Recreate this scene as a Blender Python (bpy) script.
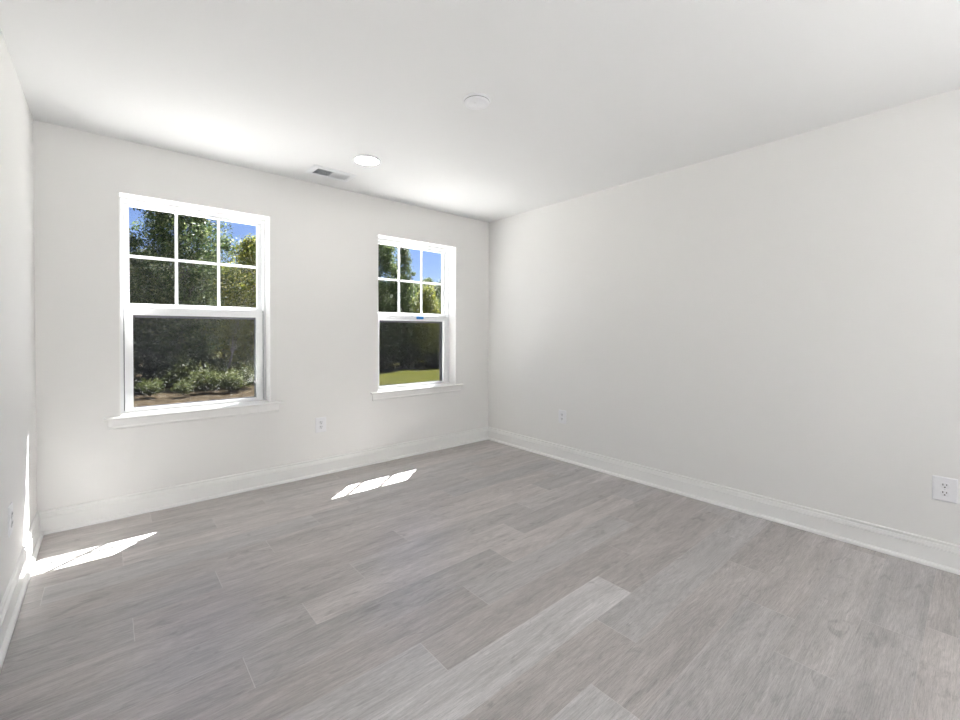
import bpy, bmesh, math, random
import numpy as np
from mathutils import Vector, Matrix

for o in list(bpy.data.objects):
    bpy.data.objects.remove(o)
S = bpy.context.scene
COL = S.collection
rnd = random.Random(7)

# ---------------------------------------------------------------- camera
F, CX, CY = 431.17, 480.0, 337.07
YAW, PIT, ROL, EYE = .7110, -.0122, .0031, 1.2092
cam_d = bpy.data.cameras.new('camera')
cam_d.sensor_fit = 'HORIZONTAL'; cam_d.sensor_width = 36
cam_d.lens = 36 * F / 960
cam_d.shift_x = (480 - CX) / 960
cam_d.shift_y = (CY - 360) / 960
cam_d.clip_start = .02; cam_d.clip_end = 500
cam = bpy.data.objects.new('camera', cam_d); COL.objects.link(cam)
Ry = Matrix(((math.cos(YAW), -math.sin(YAW), 0), (math.sin(YAW), math.cos(YAW), 0), (0, 0, 1)))
Rp = Matrix(((1, 0, 0), (0, math.cos(PIT), math.sin(PIT)), (0, -math.sin(PIT), math.cos(PIT))))
R = Rp @ Ry
right, fwd, up = Vector(R[0]), Vector(R[1]), Vector(R[2])
r2 = math.cos(ROL) * right + math.sin(ROL) * up
u2 = -math.sin(ROL) * right + math.cos(ROL) * up
M = Matrix((( r2.x, u2.x, -fwd.x, 0), (r2.y, u2.y, -fwd.y, 0), (r2.z, u2.z, -fwd.z, EYE), (0, 0, 0, 1)))
cam.matrix_world = M
S.camera = cam

# ---------------------------------------------------------------- sky, sun, exposure
SUN_DIR = Vector((-1.155, -1.0, -2.65))
W = bpy.data.worlds.new('sky'); S.world = W; W.use_nodes = True
nt = W.node_tree; nt.nodes.clear()
sky = nt.nodes.new('ShaderNodeTexSky'); sky.sky_type = 'NISHITA'; sky.sun_disc = False
sky.sun_elevation = math.radians(59); sky.sun_rotation = math.radians(48.5)
sky.air_density = 1.0; sky.dust_density = .2; sky.ozone_density = 3
bg = nt.nodes.new('ShaderNodeBackground'); bg.inputs[1].default_value = .080
out = nt.nodes.new('ShaderNodeOutputWorld')
tint = nt.nodes.new('ShaderNodeVectorMath'); tint.operation = 'MULTIPLY'; tint.inputs[1].default_value = (.98, .95, 1.22)
nt.links.new(sky.outputs[0], tint.inputs[0]); nt.links.new(tint.outputs[0], bg.inputs[0]); nt.links.new(bg.outputs[0], out.inputs[0])
sd = bpy.data.lights.new('sun', 'SUN'); sd.energy = 60; sd.angle = math.radians(.12); sd.color = (1, .975, .955)
so = bpy.data.objects.new('sun', sd); COL.objects.link(so)
so.rotation_euler = SUN_DIR.to_track_quat('-Z', 'Y').to_euler(); so.location = (12, 12, 30)
LAMP = 27.0
LAMP_COL = (1.0, .96, .90)
S.view_settings.view_transform = 'Standard'; S.view_settings.look = 'None'
S.view_settings.exposure = 0.54; S.view_settings.gamma = 1; S.view_settings.use_curve_mapping = False

# ---------------------------------------------------------------- room numbers
XL, XR, YB, YR, H = -.327, 3.248, 3.625, -4.10, 2.44
GZ = -1.0                      # outside ground level
WIN = [(.051, .961), (1.878, 2.787)]
Z0, Z1 = .655, 2.105

# ---------------------------------------------------------------- materials
def new_mat(name):
    m = bpy.data.materials.new(name); m.use_nodes = True
    n = m.node_tree.nodes; p = n['Principled BSDF']
    return m, m.node_tree, p
def plain(name, col, rough=.5, spec=.5, metal=0, noise=0, nscale=40, bump=0, bscale=300):
    m, t, p = new_mat(name)
    p.inputs['Base Color'].default_value = (*col, 1); p.inputs['Roughness'].default_value = rough
    p.inputs['Specular IOR Level'].default_value = spec; p.inputs['Metallic'].default_value = metal
    tc = t.nodes.new('ShaderNodeTexCoord')
    if noise:
        nz = t.nodes.new('ShaderNodeTexNoise'); nz.inputs['Scale'].default_value = nscale; nz.inputs['Detail'].default_value = 4
        t.links.new(tc.outputs['Object'], nz.inputs['Vector'])
        mx = t.nodes.new('ShaderNodeMix'); mx.data_type = 'RGBA'
        mx.inputs['A'].default_value = (*[c * (1 - noise) for c in col], 1)
        mx.inputs['B'].default_value = (*[min(1, c * (1 + noise)) for c in col], 1)
        t.links.new(nz.outputs['Fac'], mx.inputs['Factor']); t.links.new(mx.outputs['Result'], p.inputs['Base Color'])
    if bump:
        nb = t.nodes.new('ShaderNodeTexNoise'); nb.inputs['Scale'].default_value = bscale
        t.links.new(tc.outputs['Object'], nb.inputs['Vector'])
        b = t.nodes.new('ShaderNodeBump'); b.inputs['Strength'].default_value = bump; b.inputs['Distance'].default_value = .001
        t.links.new(nb.outputs['Fac'], b.inputs['Height']); t.links.new(b.outputs['Normal'], p.inputs['Normal'])
    return m
MAT = {}
MAT['wall'] = plain('wall_paint', (.86, .851, .835), .75, .3, noise=.006, nscale=3, bump=.06)
MAT['ceiling'] = plain('ceiling_paint', (.85, .85, .85), .9, .2, noise=.004, nscale=3, bump=.06)
MAT['trim'] = plain('trim_paint', (.92, .915, .90), .35, .5, noise=.004, nscale=6)
MAT['vinyl'] = plain('window_vinyl', (.90, .91, .92), .3, .5, noise=.004, nscale=9)
MAT['plastic'] = plain('white_plastic', (.88, .88, .90), .3, .5, noise=.004, nscale=30)
MAT['receptacle'] = plain('receptacle_plastic', (.84, .84, .86), .3, .5, noise=.004, nscale=30)
MAT['dark'] = plain('dark_slot', (.02, .02, .02), .6, .3, noise=.1)
MAT['strip'] = plain('gap_shade_strip', (.16, .16, .18), .8, .2, noise=.1)
MAT['screen_frame'] = plain('screen_frame_metal', (.10, .10, .12), .5, .4, noise=.05)
MAT['vent'] = plain('vent_enamel', (.86, .87, .89), .35, .5, noise=.005, nscale=30)
MAT['duct'] = plain('duct_shade', (.08, .09, .11), .6, .4, noise=.1)
MAT['blue'] = plain('blue_sticker', (.02, .22, .60), .4, .5, noise=.03)
MAT['siding'] = plain('siding', (.75, .74, .72), .7, .3, noise=.02)
MAT['metal'] = plain('screw_metal', (.75, .75, .75), .35, .5, metal=.8, noise=.02)
MAT['led'] = plain('detector_grille', (.35, .35, .36), .5, .4, noise=.05)

def glass_mat():
    m, t, p = new_mat('window_glass'); t.nodes.remove(p)
    o = t.nodes['Material Output']
    tr = t.nodes.new('ShaderNodeBsdfTransparent'); tr.inputs[0].default_value = (.94, .955, .955, 1)
    gl = t.nodes.new('ShaderNodeBsdfGlossy'); gl.inputs['Roughness'].default_value = .01
    # reflectance of a thin pane: the same from both of its faces
    g = t.nodes.new('ShaderNodeNewGeometry'); d = t.nodes.new('ShaderNodeVectorMath'); d.operation = 'DOT_PRODUCT'
    t.links.new(g.outputs['Normal'], d.inputs[0]); t.links.new(g.outputs['Incoming'], d.inputs[1])
    a = t.nodes.new('ShaderNodeMath'); a.operation = 'ABSOLUTE'; t.links.new(d.outputs['Value'], a.inputs[0])
    b = t.nodes.new('ShaderNodeMath'); b.operation = 'SUBTRACT'; b.inputs[0].default_value = 1; t.links.new(a.outputs[0], b.inputs[1])
    c = t.nodes.new('ShaderNodeMath'); c.operation = 'POWER'; c.inputs[1].default_value = 5; t.links.new(b.outputs[0], c.inputs[0])
    fr = t.nodes.new('ShaderNodeMath'); fr.operation = 'MULTIPLY_ADD'; fr.inputs[1].default_value = .985; fr.inputs[2].default_value = .015
    t.links.new(c.outputs[0], fr.inputs[0])
    mx = t.nodes.new('ShaderNodeMixShader')
    t.links.new(fr.outputs[0], mx.inputs[0]); t.links.new(tr.outputs[0], mx.inputs[1]); t.links.new(gl.outputs[0], mx.inputs[2])
    t.links.new(mx.outputs[0], o.inputs[0]); return m
MAT['glass'] = glass_mat()
def mesh_mat():
    # woven insect screen: openness falls off as the wires close up at a slant
    m, t, p = new_mat('insect_screen'); o = t.nodes['Material Output']
    p.inputs['Base Color'].default_value = (.018, .018, .023, 1); p.inputs['Roughness'].default_value = .7
    g = t.nodes.new('ShaderNodeNewGeometry'); d = t.nodes.new('ShaderNodeVectorMath'); d.operation = 'DOT_PRODUCT'
    t.links.new(g.outputs['Normal'], d.inputs[0]); t.links.new(g.outputs['Incoming'], d.inputs[1])
    a = t.nodes.new('ShaderNodeMath'); a.operation = 'ABSOLUTE'; t.links.new(d.outputs['Value'], a.inputs[0])
    q = t.nodes.new('ShaderNodeMath'); q.operation = 'DIVIDE'; q.inputs[0].default_value = .285; q.use_clamp = True
    t.links.new(a.outputs[0], q.inputs[1])
    tr = t.nodes.new('ShaderNodeBsdfTransparent'); mx = t.nodes.new('ShaderNodeMixShader')
    t.links.new(q.outputs[0], mx.inputs[0]); t.links.new(tr.outputs[0], mx.inputs[1]); t.links.new(p.outputs[0], mx.inputs[2])
    t.links.new(mx.outputs[0], o.inputs[0]); return m
MAT['mesh'] = mesh_mat()
def emit_mat(name, col, s):
    m, t, p = new_mat(name)
    p.inputs['Base Color'].default_value = (.9, .9, .9, 1)
    p.inputs['Emission Color'].default_value = (*col, 1); p.inputs['Emission Strength'].default_value = s
    return m
MAT['lamp'] = emit_mat('lamp_lens', LAMP_COL, LAMP)

def floor_mat():
    m, t, p = new_mat('vinyl_plank_floor'); L = t.links.new; N = t.nodes.new
    tc = N('ShaderNodeTexCoord'); at = N('ShaderNodeAttribute'); at.attribute_name = 'plank'; at.attribute_type = 'GEOMETRY'
    sep = N('ShaderNodeSeparateColor'); L(at.outputs['Color'], sep.inputs[0])
    # each plank shifts the grain pattern
    cm = N('ShaderNodeCombineXYZ')
    mu = N('ShaderNodeMath'); mu.operation = 'MULTIPLY'; mu.inputs[1].default_value = 37; L(sep.outputs[1], mu.inputs[0])
    mv = N('ShaderNodeMath'); mv.operation = 'MULTIPLY'; mv.inputs[1].default_value = 91; L(sep.outputs[2], mv.inputs[0])
    L(mu.outputs[0], cm.inputs[0]); L(mv.outputs[0], cm.inputs[1]); L(mv.outputs[0], cm.inputs[2])
    ad = N('ShaderNodeVectorMath'); L(tc.outputs['Object'], ad.inputs[0]); L(cm.outputs[0], ad.inputs[1])
    def noise(sx, sy, scale, detail, dist=0):
        mp = N('ShaderNodeMapping'); mp.inputs['Scale'].default_value = (sx, sy, 1); L(ad.outputs[0], mp.inputs[0])
        nz = N('ShaderNodeTexNoise'); nz.inputs['Scale'].default_value = scale; nz.inputs['Detail'].default_value = detail
        nz.inputs['Distortion'].default_value = dist; nz.inputs['Roughness'].default_value = .6
        L(mp.outputs[0], nz.inputs['Vector']); return nz.outputs['Fac']
    fine = noise(1.5, 34, 9, 6); broad = noise(.9, 7, 2.2, 3, .6); knots = noise(1.2, 3.5, 5, 3, 1.2); pore = noise(4, 90, 12, 2)
    # cathedral figure: bands of a slow distorted field
    mp = N('ShaderNodeMapping'); mp.inputs['Scale'].default_value = (.55, 4.2, 1); L(ad.outputs[0], mp.inputs[0])
    wn = N('ShaderNodeTexNoise'); wn.inputs['Scale'].default_value = 1.6; wn.inputs['Detail'].default_value = 1.5; L(mp.outputs[0], wn.inputs['Vector'])
    wm = N('ShaderNodeMath'); wm.operation = 'MULTIPLY'; wm.inputs[1].default_value = 150; L(wn.outputs['Fac'], wm.inputs[0])
    ws = N('ShaderNodeMath'); ws.operation = 'SINE'; L(wm.outputs[0], ws.inputs[0])
    def ramp(src, lo, hi, a, b):
        mr = N('ShaderNodeMapRange'); L(src, mr.inputs[0])
        for i, v in enumerate((lo, hi, a, b)): mr.inputs[i + 1].default_value = v
        return mr.outputs[0]
    def mul(a, b):
        x = N('ShaderNodeMath'); x.operation = 'MULTIPLY'; L(a, x.inputs[0]); L(b, x.inputs[1]); return x.outputs[0]
    k = mul(ramp(fine, .3, .7, .78, 1.18), ramp(broad, .3, .7, .80, 1.15))
    k = mul(k, ramp(ws.outputs[0], -1, 1, .955, 1.04))
    k = mul(k, ramp(knots, .26, .42, .72, 1.0))
    k = mul(k, ramp(pore, .32, .48, .72, 1.0))
    k = mul(k, ramp(sep.outputs[0], 0, 1, .58, 1.42))
    base = N('ShaderNodeMix'); base.data_type = 'RGBA'
    base.inputs['A'].default_value = (.625, .575, .558, 1); base.inputs['B'].default_value = (.62, .600, .600, 1)
    L(sep.outputs[1], base.inputs['Factor'])
    vm = N('ShaderNodeVectorMath'); vm.operation = 'SCALE'; L(base.outputs['Result'], vm.inputs[0]); L(k, vm.inputs['Scale'])
    L(vm.outputs[0], p.inputs['Base Color'])
    L(ramp(fine, .3, .7, .28, .38), p.inputs['Roughness']); p.inputs['Specular IOR Level'].default_value = .9
    b = N('ShaderNodeBump'); b.inputs['Strength'].default_value = .25; b.inputs['Distance'].default_value = .0006
    L(k, b.inputs['Height']); L(b.outputs['Normal'], p.inputs['Normal'])
    return m
MAT['floor'] = floor_mat()
MAT['seam'] = plain('plank_seam', (.66, .64, .63), .7, .2, noise=.05)

def leaf_mat(name, stops, trans=.45):
    m, t, p = new_mat(name); L = t.links.new; N = t.nodes.new
    g = N('ShaderNodeNewGeometry'); r = N('ShaderNodeValToRGB'); L(g.outputs['Random Per Island'], r.inputs[0])
    cr = r.color_ramp
    while len(cr.elements) < len(stops): cr.elements.new(.5)
    for e, (pos, c) in zip(cr.elements, stops): e.position = pos; e.color = (*c, 1)
    L(r.outputs[0], p.inputs['Base Color']); p.inputs['Roughness'].default_value = .5; p.inputs['Specular IOR Level'].default_value = .1
    tr = N('ShaderNodeBsdfTranslucent'); L(r.outputs[0], tr.inputs[0])
    mx = N('ShaderNodeMixShader'); mx.inputs[0].default_value = trans
    L(p.outputs[0], mx.inputs[1]); L(tr.outputs[0], mx.inputs[2]); L(mx.outputs[0], t.nodes['Material Output'].inputs[0])
    return m
MAT['leaf_oak'] = leaf_mat('leaf_oak', [(0, (0.0135, 0.0225, 0.0105)), (.5, (0.03375, 0.05625, 0.01875)), (.85, (0.075, 0.0975, 0.03375)), (1, (0.18, 0.195, 0.0975))])
MAT['leaf_yellow'] = leaf_mat('leaf_yellow', [(0, (0.0255, 0.0357, 0.0102)), (.5, (0.068, 0.085, 0.0153)), (.85, (0.1615, 0.1615, 0.0255)), (1, (0.255, 0.2295, 0.068))])
MAT['leaf_shrub'] = leaf_mat('leaf_shrub', [(0, (0.021, 0.0315, 0.0084)), (.6, (0.0455, 0.056, 0.0154)), (1, (0.084, 0.084, 0.0315))])
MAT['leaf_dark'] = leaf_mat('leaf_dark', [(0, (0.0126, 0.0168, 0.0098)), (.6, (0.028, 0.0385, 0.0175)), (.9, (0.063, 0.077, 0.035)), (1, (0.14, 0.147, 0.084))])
MAT['bark'] = plain('bark', (0.044, 0.0384, 0.036), .9, .2, noise=.5, nscale=9, bump=.6, bscale=30)
MAT['pale_bark'] = plain('pale_bark', (.14, .13, .125), .9, .2, noise=.4, nscale=9, bump=.6, bscale=30)

def ground_mat():
    m, t, p = new_mat('ground_soil_grass'); L = t.links.new; N = t.nodes.new
    tc = N('ShaderNodeTexCoord'); sp = N('ShaderNodeSeparateXYZ'); L(tc.outputs['Object'], sp.inputs[0])
    nz = N('ShaderNodeTexNoise'); nz.inputs['Scale'].default_value = 3.5; nz.inputs['Detail'].default_value = 8; nz.inputs['Roughness'].default_value = .7; L(tc.outputs['Object'], nz.inputs['Vector'])
    nb = N('ShaderNodeTexNoise'); nb.inputs['Scale'].default_value = .35; nb.inputs['Detail'].default_value = 3; L(tc.outputs['Object'], nb.inputs['Vector'])
    soil = N('ShaderNodeValToRGB'); L(nz.outputs['Fac'], soil.inputs[0])
    soil.color_ramp.elements[0].position = .35; soil.color_ramp.elements[0].color = (.006, .0045, .0035, 1)
    soil.color_ramp.elements[1].position = .68; soil.color_ramp.elements[1].color = (.040, .031, .020, 1)
    gr = N('ShaderNodeValToRGB'); L(nz.outputs['Fac'], gr.inputs[0])
    gr.color_ramp.elements[0].position = .3; gr.color_ramp.elements[0].color = (.009, .012, .003, 1)
    gr.color_ramp.elements[1].position = .72; gr.color_ramp.elements[1].color = (.034, .032, .008, 1)
    # mown lawn to the right, bare straw strewn soil to the left
    mr = N('ShaderNodeMapRange'); mr.inputs[1].default_value = 3.6; mr.inputs[2].default_value = 9.5
    ad = N('ShaderNodeMath'); ad.operation = 'MULTIPLY_ADD'; ad.inputs[1].default_value = 5; L(nb.outputs['Fac'], ad.inputs[0]); 
    sx = N('ShaderNodeMath'); sx.operation = 'SUBTRACT'; L(sp.outputs[0], sx.inputs[0]); sx.inputs[1].default_value = 2.5
    L(sx.outputs[0], ad.inputs[2]); L(ad.outputs[0], mr.inputs[0])
    mx = N('ShaderNodeMix'); mx.data_type = 'RGBA'; L(mr.outputs[0], mx.inputs['Factor'])
    L(soil.outputs[0], mx.inputs['A']); L(gr.outputs[0], mx.inputs['B'])
    # unseen ground by the house, made pale to bounce sunlight onto the ceiling
    yr = N('ShaderNodeMapRange'); yr.inputs[1].default_value = 9; yr.inputs[2].default_value = 12.5; L(sp.outputs[1], yr.inputs[0])
    bounce_ground = N('ShaderNodeMix'); bounce_ground.data_type = 'RGBA'; L(nz.outputs['Fac'], bounce_ground.inputs['Factor'])
    bounce_ground.inputs['A'].default_value = (.36, .35, .335, 1); bounce_ground.inputs['B'].default_value = (.56, .55, .535, 1)
    mz = N('ShaderNodeMix'); mz.data_type = 'RGBA'; L(yr.outputs[0], mz.inputs['Factor']); L(bounce_ground.outputs['Result'], mz.inputs['A']); L(mx.outputs['Result'], mz.inputs['B'])
    L(mz.outputs['Result'], p.inputs['Base Color']); p.inputs['Roughness'].default_value = .95; p.inputs['Specular IOR Level'].default_value = 0
    b = N('ShaderNodeBump'); b.inputs['Strength'].default_value = .8; b.inputs['Distance'].default_value = .08
    L(nz.outputs['Fac'], b.inputs['Height']); L(b.outputs['Normal'], p.inputs['Normal'])
    return m
MAT['ground'] = ground_mat()

# ---------------------------------------------------------------- helpers
def box(bm, x0, x1, y0, y1, z0, z1):
    v = [bm.verts.new(c) for c in ((x0,y0,z0),(x1,y0,z0),(x1,y1,z0),(x0,y1,z0),(x0,y0,z1),(x1,y0,z1),(x1,y1,z1),(x0,y1,z1))]
    for f in ((3,2,1,0),(4,5,6,7),(0,1,5,4),(1,2,6,5),(2,3,7,6),(3,0,4,7)): bm.faces.new([v[i] for i in f])
def obj(name, bm, mat, parent=None, bevel=0, smooth=False, seg=2, loc=None):
    me = bpy.data.meshes.new(name)
    if bevel:
        bmesh.ops.bevel(bm, geom=bm.edges[:], offset=bevel, segments=seg, affect='EDGES', profile=.6)
    bmesh.ops.recalc_face_normals(bm, faces=bm.faces[:])
    bm.to_mesh(me); bm.free()
    me.materials.append(MAT[mat])
    if smooth:
        for p in me.polygons: p.use_smooth = True
    o = bpy.data.objects.new(name, me); COL.objects.link(o)
    if parent: o.parent = parent
    if loc: o.location = loc
    return o
def empty(name, loc=(0, 0, 0), rz=0):
    o = bpy.data.objects.new(name, None); COL.objects.link(o); o.location = loc; o.rotation_euler = (0, 0, rz)
    o.empty_display_size = .1
    return o
def tag(o, label=None, cat=None, group=None, kind=None):
    if label: o['label'] = label
    if cat: o['category'] = cat
    if group: o['group'] = group
    if kind: o['kind'] = kind
    return o
def lathe(bm, prof, n=64, cz=0, cx=0, cy=0):
    rings = []
    for r, z in prof:
        if r < 1e-6: rings.append([bm.verts.new((cx, cy, cz + z))])
        else: rings.append([bm.verts.new((cx + r * math.cos(2*math.pi*i/n), cy + r * math.sin(2*math.pi*i/n), cz + z)) for i in range(n)])
    for a, b in zip(rings, rings[1:]):
        for i in range(n):
            j = (i + 1) % n
            if len(a) == 1 and len(b) == 1: continue
            if len(a) == 1: bm.faces.new((a[0], b[i], b[j]))
            elif len(b) == 1: bm.faces.new((a[i], b[0], a[j]))
            else: bm.faces.new((a[i], b[i], b[j], a[j]))
def copy_tree(o, parent=None):
    c = o.copy(); COL.objects.link(c)
    if parent: c.parent = parent
    for ch in list(o.children): copy_tree(ch, c)
    return c

# ---------------------------------------------------------------- room shell
def wall_with_holes(name, xs, zs, holes, y0, y1, label):
    """a wall slab on the grid lines xs, zs, leaving out the cells in holes"""
    bm = bmesh.new()
    V = {}
    def v(x, y, z):
        k = (round(x, 5), round(y, 5), round(z, 5))
        if k not in V: V[k] = bm.verts.new(k)
        return V[k]
    solid = lambda i, j: 0 <= i < len(xs)-1 and 0 <= j < len(zs)-1 and (i, j) not in holes
    for i in range(len(xs)-1):
        for j in range(len(zs)-1):
            if not solid(i, j): continue
            a, b, c, d = xs[i], xs[i+1], zs[j], zs[j+1]
            bm.faces.new((v(a,y0,c), v(b,y0,c), v(b,y0,d), v(a,y0,d)))
            bm.faces.new((v(a,y1,c), v(a,y1,d), v(b,y1,d), v(b,y1,c)))
            if not solid(i-1, j): bm.faces.new((v(a,y0,c), v(a,y0,d), v(a,y1,d), v(a,y1,c)))
            if not solid(i+1, j): bm.faces.new((v(b,y0,c), v(b,y1,c), v(b,y1,d), v(b,y0,d)))
            if not solid(i, j-1): bm.faces.new((v(a,y0,c), v(a,y1,c), v(b,y1,c), v(b,y0,c)))
            if not solid(i, j+1): bm.faces.new((v(a,y0,d), v(b,y0,d), v(b,y1,d), v(a,y1,d)))
    o = obj(name, bm, 'wall'); tag(o, label, 'wall', kind='structure'); return o
T = .20
(w1a, w1b), (w2a, w2b) = WIN
wall_with_holes('wall_back', [XL - T, w1a, w1b, w2a, w2b, XR + T], [GZ - .05, Z0 - .015, Z1, H], {(1, 1), (3, 1)}, YB, YB + T,
                'warm white painted wall pierced by the two sash windows')
# each side wall gets an added opening behind the camera for fill daylight
OY0, OZ0, OZ1 = -3.60, .05, 2.05
OYE = {'wall_left': -2.20, 'wall_right': -1.15}
for nm, a, b, lb in (('wall_left', XL - T, XL, 'white wall at the left edge of the view, meeting the window wall'),
                     ('wall_right', XR, XR + T, 'long blank warm white wall right of the windows')):
    o = wall_with_holes(nm, [0, OY0 - YR, OYE[nm] - YR, YB - YR], [GZ - .05, OZ0, OZ1, H], {(1, 1)}, 0, T, lb)
    o.data.transform(Matrix(((0, -1, 0, b), (1, 0, 0, YR), (0, 0, 1, 0), (0, 0, 0, 1))))
bm = bmesh.new(); box(bm, XL - T, XR + T, YR - T, YR, GZ - .05, H)
tag(obj('wall_rear', bm, 'wall'), 'painted wall behind the camera', 'wall', kind='structure')
bm = bmesh.new(); box(bm, XL - T, XR + T, YR - T, YB + T, H, H + .25)
tag(obj('ceiling', bm, 'ceiling'), 'smooth flat white ceiling over the empty room', 'ceiling', kind='structure')

# floor: grey oak vinyl planks laid parallel to the window wall
def make_floor():
    bm = bmesh.new(); lay = bm.loops.layers.color.new('plank')
    PW, PL, G = .182, 1.235, .0009
    offs = {-4: .075, -3: 1.17, -2: .675, -1: .95, 0: .015, 1: .315, 2: .595, 3: .91, 4: .035, 5: .37, 6: .645, 7: .945,
            8: .07, 9: .4, 10: .68, 11: 1.0, 12: .05, 13: .5, 14: .83, 15: .2, 16: .9}
    tones = {(2, .595): .86, (0, .015): .84, (0, 1.25): .52, (1, 1.55): .56, (1, 2.785): .66, (0, 2.485): .28, (-1, 2.185): .55, (-1, .95): .5,
             (5, .37): .36, (5, 1.605): .68, (6, .645): .72, (3, .91): .42, (2, 1.83): .42, (4, 1.27): .5, (-2, 1.91): .62,
             (-4, 2.545): .5, (-2, .675): .5, (9, .4): .58, (8, .07): .45, (8, 1.305): .70, (10, 1.915): .3, (9, 1.635): .6, (7, 2.18): .66,
             (7, .945): .5, (6, 1.88): .38, (4, 2.505): .42, (3, 2.145): .5, (5, 2.84): .48, (-3, 1.17): .46, (-3, 2.405): .5}
    rr = random.Random(3)
    k = -12
    while True:
        y0 = .68 + PW * k; y1 = y0 + PW
        if y0 > YB: break
        if y1 > YR:
            o0 = offs.get(k, rr.random() * PL)
            x = o0 - 2 * PL
            while x < XR:
                a, b, c, d = max(x + G, XL), min(x + PL - G, XR), max(y0 + G, YR), min(y1 - G, YB)
                tone = rr.uniform(.40, .62)
                for (kk, xx), tv in tones.items():
                    if kk == k and abs(xx - x) < .02: tone = .5 + (tv - .5) * .62
                cc = (tone, rr.random(), rr.random(), 1)
                if b > a and d > c:
                    vs = [bm.verts.new(q) for q in ((a, c - .0006, 0), (b, c - .0006, 0), (b, d + .0006, 0), (a, d + .0006, 0))]
                    f = bm.faces.new(vs)
                    for l in f.loops: l[lay] = cc
                x += PL
        k += 1
    me_o = None
    box_start = len(bm.faces)
    box(bm, XL - T, XR + T, YR - T, YB + T, -.30, -.0008)
    for f in bm.faces[:]:
        if abs(f.calc_center_median().z) > .0005: f.material_index = 1
    me = bpy.data.meshes.new('floor'); bmesh.ops.recalc_face_normals(bm, faces=bm.faces[:])
    for f in bm.faces:
        if f.material_index == 0 and f.normal.z < 0: f.normal_flip()
    bm.to_mesh(me); bm.free(); me.materials.append(MAT['floor']); me.materials.append(MAT['seam'])
    o = bpy.data.objects.new('floor', me); COL.objects.link(o)
    tag(o, 'grey oak look plank floor with sun patches below the windows', 'floor', kind='structure')
make_floor()

# baseboards and quarter round along the floor, mitred in the corners
BP = [(0, 0), (.015, 0), (.015, .0980), (.0085, .0992), (.0085, .1038), (.0145, .1052), (.0085, .1190), (.0035, .1200), (.0035, .1245), (.0090, .1262), (.0090, .1340), (.0060, .1375), (0, .139)]
SP = [(.015, 0), (.030, 0), (.030, .008), (.0285, .0125), (.0255, .0165), (.021, .019), (.015, .020)]
def run(name, prof, A, B, nrm, label, mat='trim'):
    """extrude a profile from A to B; each end is mitred by the profile depth"""
    A, B, nrm = Vector(A), Vector(B), Vector(nrm); d = (B - A).normalized()
    bm = bmesh.new(); ra, rb = [], []
    for q, z in prof:
        ra.append(bm.verts.new(A + nrm * q + d * q + Vector((0, 0, z)))); rb.append(bm.verts.new(B + nrm * q - d * q + Vector((0, 0, z))))
    n = len(prof)
    for i in range(n):
        j = (i + 1) % n; bm.faces.new((ra[i], ra[j], rb[j], rb[i]))
    bm.faces.new(ra); bm.faces.new(rb)
    return tag(obj(name, bm, mat), label, 'baseboard' if name.startswith('base') else 'trim', kind='structure')
c = [(XL, YB, 0), (XR, YB, 0), (XR, YR, 0), (XL, YR, 0)]
for nm, tn, a, b, n, wl in (('baseboard_back', 'trim_1', 0, 1, (0, -1, 0), 'the window wall'), ('baseboard_right', 'trim_2', 1, 2, (-1, 0, 0), 'the right wall'),
                            ('baseboard_rear', 'trim_3', 2, 3, (0, 1, 0), 'the wall behind the camera'), ('baseboard_left', 'trim_4', 3, 0, (1, 0, 0), 'the left wall')):
    run(nm, BP, c[a], c[b], n, 'tall white moulded baseboard along ' + wl)
    run(tn, SP, c[a], c[b], n, 'white quarter round strip at the floor along ' + wl)

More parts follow.
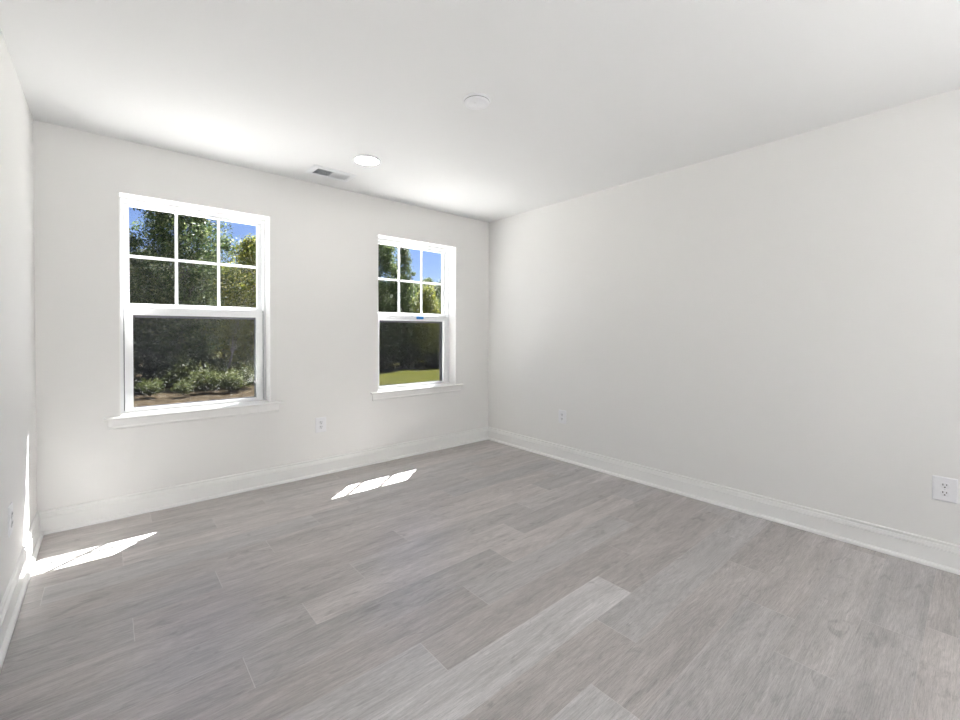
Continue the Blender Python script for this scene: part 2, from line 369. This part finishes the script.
# ---------------------------------------------------------------- windows
def ring(bm, x0, x1, z0, z1, l, r_, b, t, y0, y1):
    box(bm, x0, x0 + l, y0, y1, z0, z1); box(bm, x1 - r_, x1, y0, y1, z0, z1)
    box(bm, x0 + l, x1 - r_, y0, y1, z0, z0 + b); box(bm, x0 + l, x1 - r_, y0, y1, z1 - t, z1)
def make_window(name, xa, xb, label, sticker):
    w = empty(name, (xa, YB, Z0)); tag(w, label, 'window', kind='structure')
    W_, HH = xb - xa, Z1 - Z0
    D = lambda y: y - YB
    bm = bmesh.new(); ring(bm, 0, W_, 0, HH, .006, .006, .003, .006, -.001, D(3.74))
    obj('jamb_lining', bm, 'trim', w)
    bm = bmesh.new(); ring(bm, 0, W_, .003, HH, .024, .024, .010, .026, D(3.74), D(3.825))
    ring(bm, .024, W_ - .024, .013, HH - .026, .005, .005, .003, .006, D(3.776), D(3.784))
    obj('window_frame', bm, 'vinyl', w, bevel=.0012, seg=1)
    # upper sash, outer track
    uz0, uz1 = 1.318 - Z0, 2.079 - Z0
    us = empty('upper_sash', (0, 0, 0)); us.parent = w
    bm = bmesh.new(); ring(bm, .024, W_ - .024, uz0, uz1, .034, .034, 1.397 - Z0 - uz0, 2.079 - 2.057, D(3.785), D(3.815))
    obj('sash_rail', bm, 'vinyl', us, bevel=.002)
    gx0, gx1, gz0, gz1 = .058, W_ - .058, 1.397 - Z0, 2.057 - Z0
    bm = bmesh.new()
    for i in (1, 2):
        x = gx0 + (gx1 - gx0) * i / 3; box(bm, x - .009, x + .009, D(3.788), D(3.806), gz0 - .001, gz1 + .001)
    for i in range(3):
        a = gx0 + (gx1 - gx0) * i / 3 + (.009 if i else -.001); b = gx0 + (gx1 - gx0) * (i + 1) / 3 - (.009 if i < 2 else -.001)
        zc = 1.7185 - Z0; box(bm, a, b, D(3.788), D(3.806), zc - .0085, zc + .0085)
    obj('muntin_grid', bm, 'vinyl', us, bevel=.0015, seg=1)
    bm = bmesh.new(); box(bm, gx0 - .008, gx1 + .008, D(3.8065), D(3.8085), gz0 - .008, gz1 + .008)
    obj('glass_pane', bm, 'glass', us)
    # lower sash, inner track
    ls = empty('lower_sash', (0, 0, 0)); ls.parent = w
    lz0, lz1 = .010, 1.372 - Z0
    bm = bmesh.new(); ring(bm, .029, W_ - .029, lz0, lz1, .045, .045, .682 - Z0 - lz0, 1.372 - 1.3175, D(3.736), D(3.772))
    box(bm, .029, W_ - .029, D(3.731), D(3.736), 1.345 - Z0, 1.353 - Z0)
    obj('sash_rail', bm, 'vinyl', ls, bevel=.002)
    bm = bmesh.new(); box(bm, .066, W_ - .066, D(3.753), D(3.755), .020, 1.325 - Z0)
    obj('glass_pane', bm, 'glass', ls)
    bm = bmesh.new()
    for x in (.024, W_ - .029): box(bm, x, x + .005, D(3.745), D(3.75), lz0 + .004, lz1 - .002)
    obj('gap_shade_strip', bm, 'strip', ls)  # dark strip painted in for the shade of the sash gap
    xc = W_ / 2 + (.03 if sticker else 0)
    bm = bmesh.new(); box(bm, xc - .028, xc + .028, D(3.742), D(3.766), lz1, lz1 + .005); box(bm, xc - .012, xc + .020, D(3.746), D(3.760), lz1 + .005, lz1 + .011)
    obj('sash_lock', bm, 'vinyl', ls, bevel=.002)
    if sticker:
        bm = bmesh.new(); box(bm, xc + .0, xc + .085, D(3.7290), D(3.7305), 1.336 - Z0, 1.360 - Z0)
        tag(obj('sticker', bm, 'blue', ls), 'small blue sticker on the meeting rail')
    # insect screen over the lower half, outside
    sc = empty('insect_screen', (0, 0, 0)); sc.parent = w
    bm = bmesh.new(); ring(bm, .026, W_ - .026, .014, 1.36 - Z0, .014, .046, .012, .060, D(3.817), D(3.824))  # top bar widened behind the meeting rail to block a sliver of sun
    obj('screen_frame', bm, 'screen_frame', sc)
    bm = bmesh.new(); vs = [bm.verts.new(q) for q in ((.040, D(3.820), .026), (W_ - .072, D(3.820), .026), (W_ - .072, D(3.820), 1.300 - Z0), (.040, D(3.820), 1.300 - Z0))]; bm.faces.new(vs)
    obj('screen_mesh', bm, 'mesh', sc)
    # stool (inner sill board with horns) and apron below
    ov = .082
    bm = bmesh.new()
    prof = [(D(3.74), 0), (D(3.74), -.016), (-.034, -.016), (-.043, -.0145), (-.047, -.010), (-.047, -.005), (-.043, -.0005), (-.034, .001), (D(3.74), .003)]
    def slab(x0, x1, pr):
        a = [bm.verts.new((x0, y, z)) for y, z in pr]; b = [bm.verts.new((x1, y, z)) for y, z in pr]
        for i in range(len(pr)): bm.faces.new((a[i], a[(i+1) % len(pr)], b[(i+1) % len(pr)], b[i]))
        bm.faces.new(a); bm.faces.new(b)
    slab(.006, W_ - .006, prof)
    horn = [(-.0005, .001), (-.0005, -.016)] + prof[2:8]
    slab(-ov + .004, .006, horn); slab(W_ - .006, W_ + ov - .004, horn)
    obj('window_stool', bm, 'trim', w)
    bm = bmesh.new()
    slab(-.056, W_ + .056, [(-.0005, -.0165), (-.013, -.0165), (-.013, -.060), (-.0155, -.064), (-.0155, -.070), (-.011, -.078), (-.006, -.081), (-.0005, -.081)])
    obj('apron', bm, 'trim', w)
    return w
make_window('window_1', *WIN[0], 'white sash window left of the outlet, nearer the left wall, shrubs behind its screen', False)
make_window('window_2', *WIN[1], 'white sash window nearer the right corner with a blue sticker on its rail', True)

# added glazed openings, out of view in each side wall, admitting fill daylight
for nm, xw, lb in (('fill_opening_left', XL, 'left'), ('fill_opening_right', XR + T, 'right')):
    OY1 = OYE['wall_' + lb]; w3 = empty(nm, (xw, OY0, OZ0), math.pi / 2); tag(w3, 'wide white glazed opening added for fill daylight in the %s wall behind the camera' % lb, 'window', kind='structure')
    bm = bmesh.new(); WW, WH = OY1 - OY0, OZ1 - OZ0
    ring(bm, 0, WW, 0, WH, .05, .05, .05, .05, .06, .14)
    box(bm, WW/2 - .03, WW/2 + .03, .07, .13, .05, WH - .05)
    obj('window_frame', bm, 'vinyl', w3)
    for i in range(2):
        bm = bmesh.new(); box(bm, WW*i/2 + (.05 if i == 0 else .03), WW*(i+1)/2 - (.05 if i == 1 else .03), .099, .101, .05, WH - .05)
        obj('glass_pane', bm, 'glass', w3)

# ---------------------------------------------------------------- outlets
def make_outlet(label):
    o = empty('electrical_outlet'); tag(o, label, 'outlet')
    pw, ph = .045, .0625
    bm = bmesh.new()
    f = [(-pw, -ph), (pw, -ph), (pw, ph), (-pw, ph)]
    rings = []
    for s, y in ((0, 0), (0, -.0030), (.0035, -.0055), (.006, -.0060)):
        rings.append([bm.verts.new((x - math.copysign(s, x), y, z - math.copysign(s, z))) for x, z in f])
    for a, b in zip(rings, rings[1:]):
        for i in range(4): bm.faces.new((a[i], a[(i+1) % 4], b[(i+1) % 4], b[i]))
    bm.faces.new(rings[0]); bm.faces.new(rings[-1])
    obj('cover_plate', bm, 'plastic', o)
    for s in (1, -1):
        zc = s * .0195
        bm = bmesh.new(); n = 32; pts = []
        for i in range(n):
            a = 2 * math.pi * i / n
            pts.append((.0172 * math.cos(a), max(-.0140, min(.0140, .0172 * math.sin(a)))))
        a = [bm.verts.new((x, -.0060, z + zc)) for x, z in pts]; b = [bm.verts.new((x, -.0082, z + zc)) for x, z in pts]
        c2 = [bm.verts.new((x * .95, -.0088, z * .95 + zc)) for x, z in pts]
        for q, w in ((a, b), (b, c2)):
            for i in range(n): bm.faces.new((q[i], q[(i+1) % n], w[(i+1) % n], w[i]))
        bm.faces.new(c2)
        rc = obj('receptacle', bm, 'receptacle', o)
        bm = bmesh.new()
        box(bm, -.0082, -.0052, -.0092, -.0087, zc + .0005, zc + .0095); box(bm, .0052, .0080, -.0092, -.0087, zc + .0015, zc + .0088)
        lathe_pts = [bm.verts.new((.0030 * math.cos(t), -.0092, zc - .0075 + .0032 * math.sin(t))) for t in [2*math.pi*i/16 for i in range(16)]]
        bm.faces.new(lathe_pts)
        obj('slot', bm, 'dark', rc)
    bm = bmesh.new(); lathe(bm, [(0, .0075), (.0022, .0072), (.0032, .006)], 20)
    sc = obj('screw', bm, 'metal', o); sc.rotation_euler = (math.pi / 2, 0, 0)
    return o
near = make_outlet('white duplex outlet low on the right wall, at the right edge of the view')
near.location = (XR, .111, .4085); near.rotation_euler = (0, 0, math.radians(-90))
for loc, rz, lb in (((1.352, YB, .4215), 0, 'white duplex outlet low on the window wall between the two windows'),
                    ((XR, 2.572, .4085), -90, 'small far white outlet on the right wall, nearer the corner'),
                    ((XL, 2.715, .396), 90, 'white outlet on the left wall, seen almost edge on')):
    c_ = copy_tree(near); c_.location = loc; c_.rotation_euler = (0, 0, math.radians(rz)); c_['label'] = lb

# ---------------------------------------------------------------- ceiling fittings
def recessed(loc, label):
    o = empty('recessed_light', loc); tag(o, label, 'ceiling light')
    bm = bmesh.new(); lathe(bm, [(.098, 0), (.098, -.003), (.093, -.006), (.084, -.0065), (.081, -.004), (.081, 0)])
    obj('trim_ring', bm, 'plastic', o, smooth=True)
    bm = bmesh.new(); lathe(bm, [(.081, -.001), (.081, -.004), (.060, -.0048), (0, -.005)])
    obj('lens', bm, 'lamp', o, smooth=True)
recessed((1.415, 2.895, H), 'flat round white recessed light glowing in the ceiling near the vent')
sm = empty('smoke_detector', (1.490, 1.762, H)); tag(sm, 'round white smoke detector on the ceiling, unlit, nearer than the light', 'smoke detector')
bm = bmesh.new(); lathe(bm, [(.073, 0), (.073, -.006), (.070, -.009), (.064, -.010)]); obj('base_plate', bm, 'plastic', sm, smooth=True)
bm = bmesh.new(); lathe(bm, [(.066, -.010), (.067, -.014), (.064, -.019), (.054, -.022), (.050, -.0225), (.0485, -.0215), (.047, -.0235), (0, -.0265)]); obj('cover', bm, 'plastic', sm, smooth=True)
bm = bmesh.new(); lathe(bm, [(.0655, -.0085), (.0674, -.0100), (.0674, -.0130), (.0660, -.0140)]); obj('grille', bm, 'led', sm)
bm = bmesh.new(); lathe(bm, [(.009, -.0255), (.009, -.0278), (.007, -.0285), (0, -.0285)], 24, cx=-.018, cy=-.012); obj('test_button', bm, 'receptacle', sm, smooth=True)

vt = empty('ceiling_vent', (1.325, 3.322, H)); tag(vt, 'white rectangular two-way ceiling vent above the space between the windows', 'vent')
bm = bmesh.new(); VX, VY = .168, .100
o4 = [(-VX, -VY), (VX, -VY), (VX, VY), (-VX, VY)]; i4 = [(-.125, -.058), (.125, -.058), (.125, .058), (-.125, .058)]
rg = [[bm.verts.new((x, y, 0)) for x, y in o4], [bm.verts.new((x, y, -.0025)) for x, y in o4],
      [bm.verts.new((x * .93, y * .90, -.007)) for x, y in o4], [bm.verts.new((x, y, -.007)) for x, y in i4], [bm.verts.new((x, y, 0)) for x, y in i4]]
for a, b in zip(rg, rg[1:]):
    for i in range(4): bm.faces.new((a[i], a[(i+1) % 4], b[(i+1) % 4], b[i]))
box(bm, -.005, .005, -.058, .058, -.007, -.001)
obj('vent_frame', bm, 'vent', vt)
bm = bmesh.new(); box(bm, -.124, .124, -.057, .057, -.0008, -.0002); obj('duct_shade_plate', bm, 'duct', vt)  # flat dark plate standing in for the shade inside the duct
for side in (-1, 1):
    bm = bmesh.new()
    for i in range(12):
        x = side * (.012 + i * .0095); t = .0045 * side
        a = [bm.verts.new(q) for q in ((x - t * -1 * -1, -.0575, -.0068), (x + t, -.0575, -.0012), (x + t, .0575, -.0012), (x - t, .0575, -.0068))] if side < 0 else \
            [bm.verts.new(q) for q in ((x + .0075, -.0575, -.0066), (x - .006, -.0575, -.0048), (x - .006, .0575, -.0048), (x + .0075, .0575, -.0066))]
        if side < 0:
            for vv, q in zip(a, ((x - .001, -.0575, -.0068), (x + .001, -.0575, -.0012), (x + .001, .0575, -.0012), (x - .001, .0575, -.0068))): vv.co = q
        g = bm.faces.new(a)
    bmesh.ops.solidify(bm, geom=bm.faces[:], thickness=.0008)
    for i in range(3):
        y = -.029 + i * .029; xa, xb = sorted((side * .006, side * .124)); box(bm, xa, xb, y - .0006, y + .0006, -.0030, -.0012)
    obj('louver_set', bm, 'vent', vt)

# ---------------------------------------------------------------- outside
def make_ground():
    bm = bmesh.new(); n = 60; rr = random.Random(5)
    xs = np.linspace(-45, 75, n); ys = np.linspace(-50, 95, n)
    vs = [[bm.verts.new((x, y, GZ + (.07 * math.sin(x * .35 + 1) * math.sin(y * .28) + rr.uniform(-.03, .03)) * (1 if abs(y) > 8 or abs(x) > 8 else .2))) for y in ys] for x in xs]
    for i in range(n-1):
        for j in range(n-1): bm.faces.new((vs[i][j], vs[i+1][j], vs[i+1][j+1], vs[i][j+1]))
    o = obj('ground', bm, 'ground', smooth=True)
    tag(o, 'outdoor ground, bare soil at left turning to green lawn at right', 'ground', kind='structure')
make_ground()
MAT['concrete'] = plain('bounce_slab_concrete', (.49, .489, .488), .85, .2, noise=.05, nscale=2, bump=.2, bscale=60)
for a, b, lb in ((-14, XL - T - .02, 'pale concrete slab added to bounce sunlight indoors, left of the house'), (XR + T + .02, 16, 'pale concrete slab added to bounce sunlight indoors, right of the house')):
    bm = bmesh.new(); box(bm, a, b, -14, 2.5, GZ - .3, GZ + .14)
    tag(obj('bounce_slab', bm, 'concrete'), lb, 'bounce_slab', kind='structure')  # unseen pale slabs added to reflect sunlight through the side openings

def quads_mesh(name, P, N_, size, mat, rng, aspect=.6):
    """leaves: one small pointed quad at each point P, facing N_"""
    n = len(P)
    N_ = N_ / np.linalg.norm(N_, axis=1)[:, None]
    A = np.cross(N_, rng.normal(size=(n, 3))); A /= np.linalg.norm(A, axis=1)[:, None]
    B = np.cross(N_, A); s = size[:, None]
    bend = N_ * s * .18
    V = np.empty((n, 4, 3)); V[:, 0] = P - A * s; V[:, 1] = P + B * s * aspect + bend; V[:, 2] = P + A * s; V[:, 3] = P - B * s * aspect + bend
    me = bpy.data.meshes.new(name); me.vertices.add(4 * n); me.vertices.foreach_set('co', V.astype(np.float32).ravel())
    me.loops.add(4 * n); me.loops.foreach_set('vertex_index', np.arange(4 * n, dtype=np.int32))
    me.polygons.add(n); me.polygons.foreach_set('loop_start', np.arange(0, 4 * n, 4, dtype=np.int32)); me.polygons.foreach_set('loop_total', np.full(n, 4, dtype=np.int32))
    me.update(calc_edges=True); me.materials.append(MAT[mat]); return me
def tube(bm, pts, rad, n=8):
    rings = []
    for k, (p, r) in enumerate(zip(pts, rad)):
        p = Vector(p); d = (Vector(pts[min(k+1, len(pts)-1)]) - Vector(pts[max(k-1, 0)])).normalized()
        a = d.orthogonal().normalized(); b = d.cross(a)
        rings.append([bm.verts.new(p + (a * math.cos(2*math.pi*i/n) + b * math.sin(2*math.pi*i/n)) * r) for i in range(n)])
    for x, y in zip(rings, rings[1:]):
        for i in range(n): bm.faces.new((x[i], x[(i+1) % n], y[(i+1) % n], y[i]))
    bm.faces.new(rings[0]); bm.faces.new(rings[-1])
def tree_meshes(seed, h, spread, base, nleaf, lsize, mat, bark='bark', lean=0, narrow=False, trunk_r=.11, nc_=80):
    rng = np.random.default_rng(seed); rr = random.Random(seed)
    bm = bmesh.new(); m = 9
    tp = [(lean * (i / m) ** 1.3 + .08 * math.sin(i * 1.3 + seed), .07 * math.cos(i * 1.7 + seed), h * .93 * i / m - .05) for i in range(m + 1)]
    tube(bm, tp, [trunk_r * (1 - .85 * i / m) for i in range(m + 1)])
    nc = nc_ if not narrow else 60; cl = []
    for k in range(nc):
        f = base + (1 - base) * ((k + rr.random()) / nc)
        t = (f - base) / (1 - base)
        env = (math.sin(math.pi * (t * .86 + .12)) ** .7) if not narrow else (1.0 - t) ** .55 * .9 + .06
        ang = k * 2.4 + rr.uniform(-.5, .5); r = spread * env * rr.uniform(.35, 1)
        i = min(m - 1, int(f * .85 * m)); s = Vector(tp[i])
        e = Vector((lean * f + r * math.cos(ang), r * math.sin(ang), h * f))
        mid = (s + e) / 2 + Vector((0, 0, .08 * r)); br = max(.008, trunk_r * .32 * (1 - f))
        tube(bm, [s, mid, e], [br, br * .6, br * .2], 5)
        cl.append((e, rr.uniform(.65, 1.15) * (.52 if not narrow else .36) * (1.15 - .35 * t)))
    me_t = bpy.data.meshes.new('trunk'); bm.to_mesh(me_t); bm.free(); me_t.materials.append(MAT[bark])
    idx = rng.integers(0, nc, nleaf); C = np.array([list(c[0]) for c in cl]); Rr = np.array([c[1] for c in cl])
    G = rng.normal(size=(nleaf, 3)) * .50
    P = C[idx] + G * Rr[idx][:, None] * np.array([1, 1, .75])
    k = int(nleaf * .35)               # the rest fills the crown between the boughs
    fz = base + (1 - base) * rng.random(k) ** .9; tt = (fz - base) / (1 - base)
    ev = np.sin(np.pi * (tt * .86 + .12)) ** .7 if not narrow else (1 - tt) ** .55 * .9 + .06
    an = rng.random(k) * 2 * np.pi; rad = spread * ev * np.sqrt(rng.random(k)) * (1 + .25 * np.sin(an * 3 + fz * 14))
    P[:k, 0] = lean * fz + rad * np.cos(an); P[:k, 1] = rad * np.sin(an); P[:k, 2] = h * fz
    P[:, 2] = np.maximum(P[:, 2], .05)
    Nn = G + rng.normal(size=(nleaf, 3)) * .7 + np.array([0, 0, .5])
    me_f = quads_mesh('foliage', P, Nn, lsize * rng.uniform(.6, 1.3, nleaf), mat, rng)
    return me_t, me_f
def plant(name, ms, loc, rz, sc, label, cat, group=None, szz=None):
    o = empty(name, loc, rz); o.scale = (sc, sc, szz or sc); tag(o, label, cat, group)
    t = bpy.data.objects.new('trunk' if 'tree' in name else 'stem', ms[0]); COL.objects.link(t); t.parent = o
    f = bpy.data.objects.new('foliage', ms[1]); COL.objects.link(f); f.parent = o
    return o
P_OAK = [tree_meshes(s, 7.4, 1.9, .10, 26000, .052, 'leaf_oak') for s in (11, 12)]
P_YEL = [tree_meshes(s, 6.2, 1.7, .08, 22000, .052, 'leaf_yellow') for s in (21, 22)]
P_DRK = [tree_meshes(s, 7.6, 2.0, .22, 22000, .070, 'leaf_dark') for s in (31, 32)]
P_TALL = tree_meshes(41, 10.5, 1.9, .06, 62000, .058, 'leaf_oak', trunk_r=.16, nc_=130)
P_SLIM = tree_meshes(51, 9.2, 1.35, .08, 22000, .052, 'leaf_oak', narrow=True)
P_LEAN = tree_meshes(61, 6.5, 1.3, .45, 5000, .055, 'leaf_yellow', bark='pale_bark', lean=1.4, trunk_r=.075)

# trees that can be told apart
plant('broadleaf_tree', P_TALL, (2.45, 23.2, GZ), .6, 1.0, 'tallest dense green tree, filling the top left of the left window', 'tree')
plant('broadleaf_tree', P_OAK[0], (-.1, 23.0, GZ), 1.6, .86, 'green tree at the far left edge of the left window, under a patch of sky', 'tree')
plant('broadleaf_tree', P_YEL[0], (5.1, 22.2, GZ), 2.6, 1.04, 'yellow-green tree behind the right panes of the left window', 'tree')
plant('leaning_tree', P_LEAN, (3.75, 20.9, GZ), .2, .62, 'pale leaning trunk seen through the lower screen of the left window', 'tree')
plant('broadleaf_tree', P_TALL, (12.1, 23.6, GZ), 1.0, .88, 'tall tree with sky gaps behind the left panes of the right window', 'tree')
plant('slender_tree', P_SLIM, (13.75, 23.2, GZ), 3.4, .84, 'slender tree behind the middle panes of the right window, top sloping to the sky', 'tree')
plant('broadleaf_tree', P_YEL[1], (15.3, 22.9, GZ), 4.0, .80, 'bright yellow-green low tree behind the right panes of the right window', 'tree')
rr = random.Random(99)
row1 = 'trees along the edge of the woods'; lab1 = 'leafy tree in the continuous front edge of the woods behind the lawn'
for x in (-2.4, -4.6, 7.6, 9.6, 17.6, 19.6, 22.0, 24.5):
    ms = rr.choice((P_OAK + P_YEL)); plant('woodland_tree', ms, (x + rr.uniform(-.3, .3), 22.4 + rr.uniform(0, .8), GZ), rr.uniform(0, 6.28), rr.uniform(.78, .9), lab1, 'tree', row1)
row2 = 'trees deep in the woods'; lab2 = 'shaded tree deep in the woods behind the front row of trees'
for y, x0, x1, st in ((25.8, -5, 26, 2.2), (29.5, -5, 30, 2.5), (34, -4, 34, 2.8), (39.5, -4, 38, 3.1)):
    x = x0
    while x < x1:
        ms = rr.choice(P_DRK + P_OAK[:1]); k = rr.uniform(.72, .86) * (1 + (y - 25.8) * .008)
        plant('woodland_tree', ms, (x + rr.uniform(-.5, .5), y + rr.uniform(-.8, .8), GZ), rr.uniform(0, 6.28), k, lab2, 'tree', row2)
        x += st
# undergrowth along the foot of the woods
def shrub_meshes(seed, h, r, n, ls, mat, stems=9):
    rng = np.random.default_rng(seed); rr = random.Random(seed); bm = bmesh.new(); tips = []
    for k in range(stems):
        a = k * 2.4 + rr.random(); q = r * math.sqrt((k + .5) / stems) * rr.uniform(.7, 1)
        e = Vector((q * math.cos(a), q * math.sin(a), h * rr.uniform(.55, 1) * (1 - .25 * q / r))); tips.append(e)
        tube(bm, [(0, 0, -.03), (e.x * .4, e.y * .4, e.z * .5), tuple(e)], [.014, .009, .003], 5)
    me_t = bpy.data.meshes.new('stem'); bm.to_mesh(me_t); bm.free(); me_t.materials.append(MAT['bark'])
    idx = rng.integers(0, stems, n); C = np.array([list(t) for t in tips]); u = rng.random((n, 1)) ** .6
    G = rng.normal(size=(n, 3)) * np.array([.13, .13, .10]) * (r / .5)
    P = C[idx] * np.array([1, 1, 1]) * (.25 + .75 * u) + G; P[:, 2] = np.maximum(P[:, 2], .03)
    me_f = quads_mesh('foliage', P, G + rng.normal(size=(n, 3)) * .3 + np.array([0, 0, .3]), ls * rng.uniform(.6, 1.3, n), mat, rng)
    return me_t, me_f
P_SHR = [shrub_meshes(s, .85, .55, 1500, .040, 'leaf_shrub') for s in (71, 72, 73)]
P_UND = [shrub_meshes(s, 1.7, 1.1, 4200, .055, 'leaf_dark', 14) for s in (81, 82)]
for x, y, s, lb in ((1.05, 18.3, .72, 'small weedy shrub at the lower left of the left window'),
                    (1.95, 18.0, .62, 'second low shrub from the left on bare soil outside the left window'),
                    (2.75, 18.6, 1.05, 'pale green shrub on the bare soil outside the middle of the left window'),
                    (3.42, 18.2, .95, 'bushy shrub right of the pale one outside the left window'),
                    (3.95, 18.9, 1.02, 'rightmost shrub of the clump outside the left window'),
                    (2.25, 20.0, 1.3, 'taller pale shrub set back against the woods outside the left window')):
    plant('shrub', rr.choice(P_SHR), (x, y, GZ), rr.uniform(0, 6.28), s, lb, 'shrub')
x = -5.0
while x < 27:
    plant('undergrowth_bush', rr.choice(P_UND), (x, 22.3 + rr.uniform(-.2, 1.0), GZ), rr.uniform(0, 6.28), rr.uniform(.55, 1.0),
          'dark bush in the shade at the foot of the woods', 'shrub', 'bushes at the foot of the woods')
    x += 1.35
